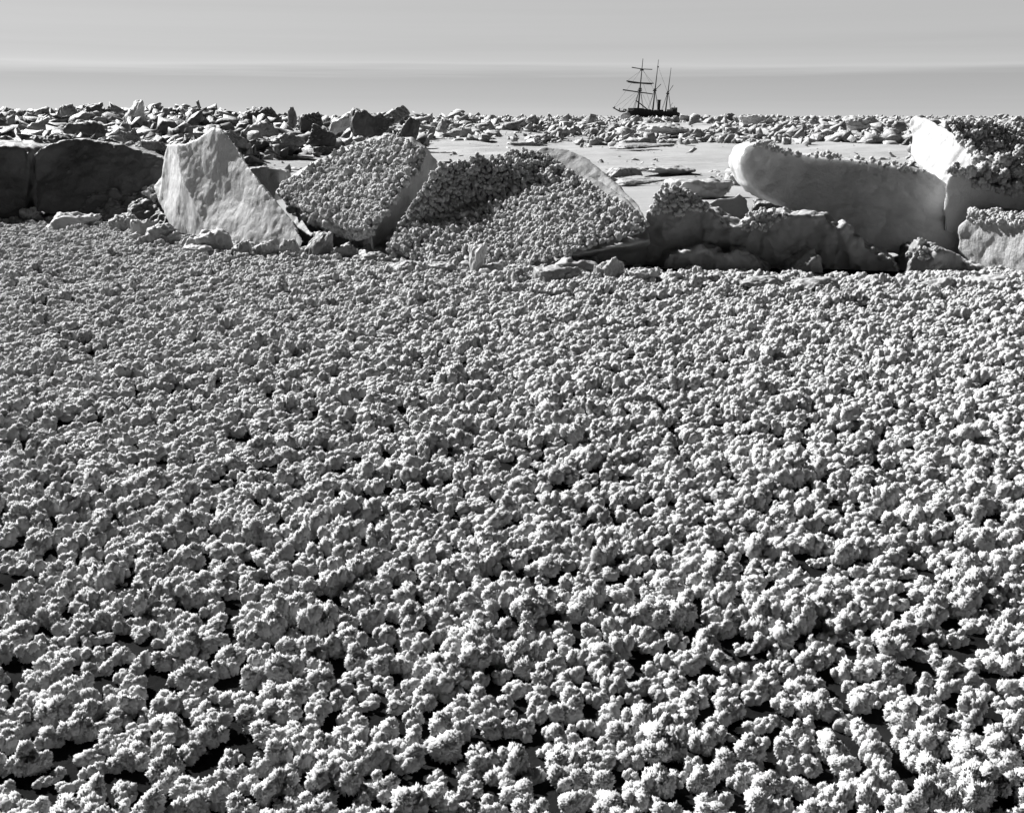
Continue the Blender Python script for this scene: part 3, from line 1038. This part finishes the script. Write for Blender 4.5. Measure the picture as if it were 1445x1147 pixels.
ZL = {
 'left heap': ('of the rubble heap behind the dark blocks at the left', 'chunks of the left rubble heap'),
 'centre left heap': ('of the rubble behind the peaked frosty block', 'chunks of the rubble behind the peaked block'),
 'ship rubble': ('of the rubble band on the plain below the ship', 'chunks of the rubble below the ship'),
 'right rubble': ('of the rubble band above the long pale slab', 'chunks of the rubble above the long slab'),
 'right mound': ('of the rough mound behind the dazzling white block', 'chunks of the mound at the right'),
 'far': ('lying alone on the snow plain beyond the ridge', 'ice chunks scattered on the plain'),
 'far left': ('of the far skyline rubble at the left', 'chunks of the far skyline rubble at the left'),
 'horizon': ('of the farthest rubble along the horizon', 'chunks along the horizon'),
}
ADJ = {'slab': 'flat angular ice slab', 'lump': 'rounded ice boulder', 'jag': 'jagged ice chunk'}
STUFF = {'rubble': [[], [], 0], 'rubble_dark': [[], [], 0]}
LOWNP = {k: [(np.array([v.co for v in m.vertices]), np.array([p.vertices[:] for p in m.polygons])) for m in ms] for k, ms in LOW.items()}
nind = 0
inview = 0
for ang, az, r, s, zone in cands:
    x, y = r * math.sin(R(az)), r * math.cos(R(az))
    z = hgt(x, y)
    kind = rr.choice(('slab', 'slab', 'slab', 'lump', 'jag', 'jag', 'jag', 'jag'))
    if zone == 'right mound': kind = 'lump' if rr.random() < .8 else 'jag'
    tiltx, tilty, rz = rr.gauss(0, .45), rr.gauss(-0.12, .5), rr.uniform(0, 6.283)
    zs = s * rr.uniform(0.6, 1.15) * (0.35 if s < 0.2 and r < 60 and az > -4 and zone == 'far' else 1)
    xs_ = s * rr.uniform(0.8, 1.4)
    ys_ = s * rr.uniform(0.6, 1.0)
    z += -0.38 * s + rr.random() ** 2 * s * 0.8
    visible = abs(az) < 25.2 and not (zone == 'right mound' and r > 30)
    if visible and nind < 250:
        nind += 1
        me = MID[kind][rr.randrange(6)]
        # ice_chunk copies share mesh data
        mname = 'rubble_dark' if (zone in ('left heap', 'centre left heap') and rr.random() < .45) or (zone == 'right mound' and rr.random() < .6) else 'rubble'
        key = (me.name, mname)
        if key not in TEX:
            c = me.copy(); c.materials.clear(); c.materials.append(M[mname]); TEX[key] = c
        o = bpy.data.objects.new('ice_chunk', TEX[key])
        col.objects.link(o)
        o.location = (x, y, z)
        o.rotation_euler = (tiltx, tilty, rz)
        o.scale = (xs_, ys_, zs)
        tag(o, ('dark ' if mname == 'rubble_dark' else 'pale ') + ADJ[kind] + ' ' + ZL[zone][0], 'ice chunk', ZL[zone][1])
    else:
        vs, fs = LOWNP[kind][rr.randrange(7)]
        m = np.array(Euler((tiltx, tilty, rz)).to_matrix())
        p = (vs * np.array([xs_, ys_, zs])) @ m.T + np.array([x, y, z])
        q = STUFF['rubble_dark' if ('left' in zone and rr.random() < .6) or (zone == 'right mound' and rr.random() < .6) else 'rubble']
        q[0].append(p)
        q[1].append(fs + q[2])
        q[2] += len(p)
print('rubble', len(cands), 'individual', nind)
for mname, lab in (('rubble', 'countless small pale broken ice pieces of the pack stretching to the horizon'),
                   ('rubble_dark', 'countless small dark broken ice pieces heaped in the rubble at the left and far right')):
    SV = np.concatenate(STUFF[mname][0]); SF = np.concatenate(STUFF[mname][1])
    me = bpy.data.meshes.new('ice_rubble')
    me.vertices.add(len(SV)); me.vertices.foreach_set('co', SV.astype(np.float32).ravel())
    me.loops.add(SF.size); me.loops.foreach_set('vertex_index', SF.astype(np.int32).ravel())
    me.polygons.add(len(SF)); me.polygons.foreach_set('loop_start', np.arange(0, SF.size, 3, dtype=np.int32))
    me.update(calc_edges=True); me.validate()
    tag(link('ice_rubble', me, M[mname]), lab, 'ice rubble', kind='stuff')

# ------------------------------------------------------------------ the ship
SD = 640.0
ship = empty('sailing_ship', at(915, 166, SD))
tag(ship, 'dark three-masted sailing ship with a funnel, heeling in the pack ice on the skyline', 'ship')
so = ship.location.copy()
KY = 0.9 * SD / F  # metres deeper per px to the right: the hull runs obliquely away


def sp(px, py, dy=0.0):
    dd = SD + (px - 915) * KY + dy
    return at(px, py, dd) - so


def tube(bm, pts, r0, r1=None, seg=8):
    r1 = r0 if r1 is None else r1
    rings = []
    n = len(pts)
    for i, p in enumerate(pts):
        t = (pts[min(i + 1, n - 1)] - pts[max(i - 1, 0)]).normalized()
        a = t.orthogonal().normalized()
        b = t.cross(a)
        r = r0 + (r1 - r0) * i / (n - 1)
        rings.append([bm.verts.new(p + (a * math.cos(k * 6.2832 / seg) + b * math.sin(k * 6.2832 / seg)) * r) for k in range(seg)])
    for i in range(n - 1):
        for k in range(seg):
            k2 = (k + 1) % seg
            bm.faces.new((rings[i][k], rings[i][k2], rings[i + 1][k2], rings[i + 1][k]))
    bm.faces.new(rings[0][::-1]); bm.faces.new(rings[-1])


def part(name, parent, mat, pts, r0, r1=None, seg=8):
    bm = bmesh.new()
    for q in (pts if isinstance(pts[0], (list, tuple)) else [pts]):
        tube(bm, list(q), r0, r1, seg)
    me = bpy.data.meshes.new(name)
    bm.to_mesh(me); bm.free()
    return link(name, me, M[mat], parent)


# hull: stations along the keel line (px, deck row, bottom row, half beam m)
st = [(886, 157.2, 160.0, 0.3), (889, 156.6, 163.0, 1.6), (893, 152.5, 165.0, 2.7), (899, 153.0, 168.0, 3.5), (908, 155.2, 170.0, 3.8), (920, 156.8, 171.0, 3.8),
      (932, 157.2, 171.5, 3.8), (942, 157.6, 172.0, 3.7), (948, 158.0, 172.0, 3.4), (953.5, 159.5, 171.5, 2.8), (955.5, 161.0, 170.0, 2.2)]
bm = bmesh.new()
ax = Vector((1, 0.9 * 1.0, 0)).normalized()
side = Vector((-ax.y, ax.x, 0))
rings = []
for (px, dk, bt, hb) in st:
    top, bot = sp(px, dk), sp(px, bt)
    hh = top.z - bot.z
    ring = []
    for (u, v) in ((-1, 1.0), (-1.02, .6), (-.9, .25), (-.45, 0), (.45, 0), (.9, .25), (1.02, .6), (1, 1.0), (.93, 1.0), (.9, .86), (-.9, .86), (-.93, 1.0)):
        ring.append(bm.verts.new(bot + Vector((0, 0, hh * v)) + side * hb * u))
    rings.append(ring)
for a, b in zip(rings, rings[1:]):
    for k in range(12):
        k2 = (k + 1) % 12
        bm.faces.new((a[k], a[k2], b[k2], b[k]))
bm.faces.new(rings[0]); bm.faces.new(rings[-1][::-1])
bmesh.ops.recalc_face_normals(bm, faces=bm.faces)
me = bpy.data.meshes.new('hull'); bm.to_mesh(me); bm.free()
hull = link('hull', me, M['hull'], ship)


def box(name, parent, mat, p0, p1, wid):
    bm = bmesh.new()
    bmesh.ops.create_cube(bm, size=1)
    c = (p0 + p1) / 2
    L = (Vector((p1.x, p1.y, 0)) - Vector((p0.x, p0.y, 0))).length
    hz = abs(p1.z - p0.z)
    for v in bm.verts:
        v.co = c + ax * v.co.x * L + side * v.co.y * wid + Vector((0, 0, v.co.z * hz))
    bmesh.ops.bevel(bm, geom=list(bm.edges), offset=0.08, segments=1, affect='EDGES')
    me = bpy.data.meshes.new(name); bm.to_mesh(me); bm.free()
    return link(name, me, M[mat], parent)


box('forecastle_deck', ship, 'hull', sp(890.5, 152.6), sp(897, 156.0), 4.6)
box('deckhouse', ship, 'hull', sp(910, 154.6), sp(916, 158.5), 3.6)
box('deckhouse', ship, 'hull', sp(926, 155.2), sp(933, 158.5), 3.6)
box('stern_cabin', ship, 'hull', sp(945, 154.6), sp(950, 160), 4.6)
box('stern_cabin', ship, 'hull', sp(950.5, 152.0), sp(952.4, 161), 3.6)
# bowsprit and its fittings left of the hull
part('bowsprit', ship, 'spar', [sp(865, 152), sp(870, 155), sp(875, 157.5), sp(884, 157.6), sp(889, 157.8)], 0.28, 0.55)
part('bow_rail', ship, 'spar', [[sp(866, 153.5), sp(867.6, 151)], [sp(873.5, 157), sp(874.6, 152.8)], [sp(879, 157.5), sp(880.2, 154.5), sp(884, 155)], [sp(876, 158), sp(884, 158.4), sp(882, 155)]], 0.3)

# masts: (foot, trucks), yards / crosstrees / gaff
def mast(name, foot_, head, r0, r1, tops):
    p = sp(*foot_)
    m = part('mast', ship, 'spar', [sp(*foot_), sp(foot_[0] * .5 + head[0] * .5, foot_[1] * .5 + head[1] * .5), sp(*head)], r0, r1, 10)
    for (px, py, w) in tops:
        k = sp(px, py)
        part('crosstree', m, 'spar', [k + Vector((-w, 0, -.25)), k + Vector((w, 0, -.25))], 0.34)
    return m


fm = mast('m', (900.0, 158), (907.3, 83), 0.58, 0.16, [(903, 127, 1.2), (903.4, 124.6, 0.9), (905.8, 98.5, 1.0)])
mm = mast('m', (920.6, 160), (929.3, 84.5), 0.52, 0.13, [(924, 127.5, 1.0), (924.3, 125.6, .7), (928.6, 94, .45)])
mz = mast('m', (938.6, 161), (947, 96), 0.48, 0.12, [(942.2, 131.5, .9), (942.5, 129.5, .5)])


def spp(px, py, dy=0.0):      # same depth as the foremast: yards swing across the ship
    return at(px, py, SD + (903 - 915) * KY + dy) - so


def yard(pts, r, sail=None):
    y_ = part('yard', fm, 'spar', [spp(x, y, -2.0) for x, y in pts], r, r * .8)
    if sail:
        part('furled_sail', y_, 'sail', [spp(x, y, -2.0) for x, y in sail], 0.42, 0.34)


yard([(891.5, 95.4), (906, 97.8), (920.5, 98.4)], 0.26)
yard([(884.0, 114.6), (903.8, 117.3), (922.5, 118)], 0.34, [(886, 115.6), (895, 117.2), (904, 117.6), (914, 118.6), (920, 118.8)])
yard([(878.8, 127), (902, 130.4), (921, 133)], 0.34)
part('boom', fm, 'spar', [spp(897, 142), spp(904, 147), spp(915, 156)], 0.3)
part('gaff', mm, 'spar', [sp(925, 127), sp(932.6, 119.2)], 0.2)
part('gaff', mz, 'spar', [sp(943.6, 130), sp(950, 120.5)], 0.16)
fn = part('funnel', ship, 'hull', [sp(929.2, 157), sp(930.3, 141.5)], 0.85, 0.85, 14)
part('funnel_cap', fn, 'hull', [sp(930.25, 142.2), sp(930.3, 141.2)], 1.15, 1.15, 14)
# stern davit / flagstaff
part('flagstaff', ship, 'spar', [sp(951.6, 158), sp(951.9, 150)], 0.16)
part('davit', ship, 'spar', [[sp(946, 156), sp(947, 148), sp(949.5, 145.5)]], 0.12)
rig = []
for (x, y) in ((893.2, 154), (894.6, 154), (896, 154)):
    rig.append([sp(x, y), sp(902.2, 127)])
for (x, y) in ((907, 156), (908.8, 156.4)):
    rig.append([sp(x, y, 3), sp(903.8, 127)])
rig += [[sp(913.5, 156), sp(923.4, 128)], [sp(915, 156), sp(923.6, 128)], [sp(928.5, 158), sp(924.8, 129)], [sp(930, 158), sp(925, 129)],
        [sp(932.6, 158), sp(941.6, 132)], [sp(934, 158), sp(941.9, 132)], [sp(946, 159), sp(943.4, 132)], [sp(947.6, 159), sp(943.6, 132)],
        [sp(921, 129), sp(923.8, 127.6)]]
part('shrouds', ship, 'rope', rig, 0.10, 0.10, 5)
stays = [[sp(867, 152.5), sp(902, 127)], [sp(875, 156), sp(901, 130)], [sp(884, 157), sp(900.8, 134)],
         [sp(866, 152), sp(905, 99)], [sp(907, 98), sp(923, 128)], [sp(908, 119), sp(921, 156)], [sp(929, 95), sp(942, 131)], [sp(904, 127), sp(918, 157)],
         [spp(884.5, 115), spp(905.6, 99)], [spp(922, 118), spp(906, 99)]]
part('stays', ship, 'rope', stays, 0.055, 0.055, 5)

# ------------------------------------------------------------------ sky and sun
SUN_EL, SUN_BACK = R(34), R(41)
sdir = Vector((-math.cos(SUN_EL) * math.cos(SUN_BACK), math.cos(SUN_EL) * math.sin(SUN_BACK), math.sin(SUN_EL)))
w = bpy.data.worlds.new('World')
sc.world = w
w.use_nodes = True
nt = w.node_tree
L = nt.links
bg = nt.nodes['Background']
sky = N(nt, 'ShaderNodeTexSky')
sky.sky_type = 'NISHITA'
sky.sun_disc = False
sky.sun_elevation = SUN_EL
sky.sun_rotation = math.atan2(sdir.x, sdir.y)
sky.air_density = 1.0
sky.dust_density = 0.2
sep = N(nt, 'ShaderNodeSeparateColor')
L.new(sky.outputs[0], sep.inputs[0])
# cloud layers low over the horizon
tc = N(nt, 'ShaderNodeTexCoord')
sx = N(nt, 'ShaderNodeSeparateXYZ')
L.new(tc.outputs['Generated'], sx.inputs[0])
mp = N(nt, 'ShaderNodeMapping')
mp.inputs['Scale'].default_value = (1.3, 1.3, 55)
L.new(tc.outputs['Generated'], mp.inputs[0])
nz = N(nt, 'ShaderNodeTexNoise', Scale=1.6, Detail=5.0, Roughness=0.55)
L.new(mp.outputs[0], nz.inputs['Vector'])
ma = N(nt, 'ShaderNodeMath', operation='MULTIPLY_ADD')
L.new(nz.outputs['Fac'], ma.inputs[0])
ma.inputs[1].default_value = 0.026
L.new(sx.outputs['Z'], ma.inputs[2])
mr = N(nt, 'ShaderNodeMapRange')
mr.inputs['From Min'].default_value = 0.008
mr.inputs['From Max'].default_value = 0.208
L.new(ma.outputs[0], mr.inputs['Value'])
# elevation (sin) -> row: 0.2 of ramp per 0.04
cr = ramp(nt, mr.outputs[0], [(0.0, 0.86), (0.10, 0.76), (0.185, 0.73), (0.235, 1.02), (0.25, 0.98), (0.30, 0.94), (0.35, 1.0), (0.38, 1.03), (0.5, 1.12), (0.62, 1.0), (1.0, 0.22)])
mul = N(nt, 'ShaderNodeMath', operation='MULTIPLY')
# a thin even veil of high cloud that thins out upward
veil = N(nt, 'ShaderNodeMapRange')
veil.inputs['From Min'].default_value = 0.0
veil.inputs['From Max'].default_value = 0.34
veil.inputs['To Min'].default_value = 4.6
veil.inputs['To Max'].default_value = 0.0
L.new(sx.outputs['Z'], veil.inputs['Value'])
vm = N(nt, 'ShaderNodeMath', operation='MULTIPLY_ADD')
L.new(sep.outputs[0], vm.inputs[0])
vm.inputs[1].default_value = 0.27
side = N(nt, 'ShaderNodeMapRange')          # veil dimmed behind the camera to cut its fill on the frost
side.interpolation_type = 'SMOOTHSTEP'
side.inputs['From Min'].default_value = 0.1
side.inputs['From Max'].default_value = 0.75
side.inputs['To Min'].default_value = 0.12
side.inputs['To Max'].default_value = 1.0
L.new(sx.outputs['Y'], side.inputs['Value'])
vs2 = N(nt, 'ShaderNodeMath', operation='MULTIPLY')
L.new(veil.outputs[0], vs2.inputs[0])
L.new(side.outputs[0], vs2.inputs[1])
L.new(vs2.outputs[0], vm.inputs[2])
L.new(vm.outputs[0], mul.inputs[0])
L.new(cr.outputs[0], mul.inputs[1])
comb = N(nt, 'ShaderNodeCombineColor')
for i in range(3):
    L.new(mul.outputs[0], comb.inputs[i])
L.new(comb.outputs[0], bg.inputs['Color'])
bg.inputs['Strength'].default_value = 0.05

sl = bpy.data.lights.new('sun', 'SUN')
sl.energy = 5.0
sl.angle = R(0.5)
sl.color = (1, 1, 1)
so_ = bpy.data.objects.new('sun', sl)
col.objects.link(so_)
so_.rotation_euler = (-sdir).to_track_quat('-Z', 'Y').to_euler()
so_.location = (-20, 10, 30)

sc.cycles.diffuse_bounces = 1
vs = sc.view_settings
vs.view_transform = 'Standard'
vs.look = 'None'
vs.exposure = 1.0
vs.gamma = 1.0
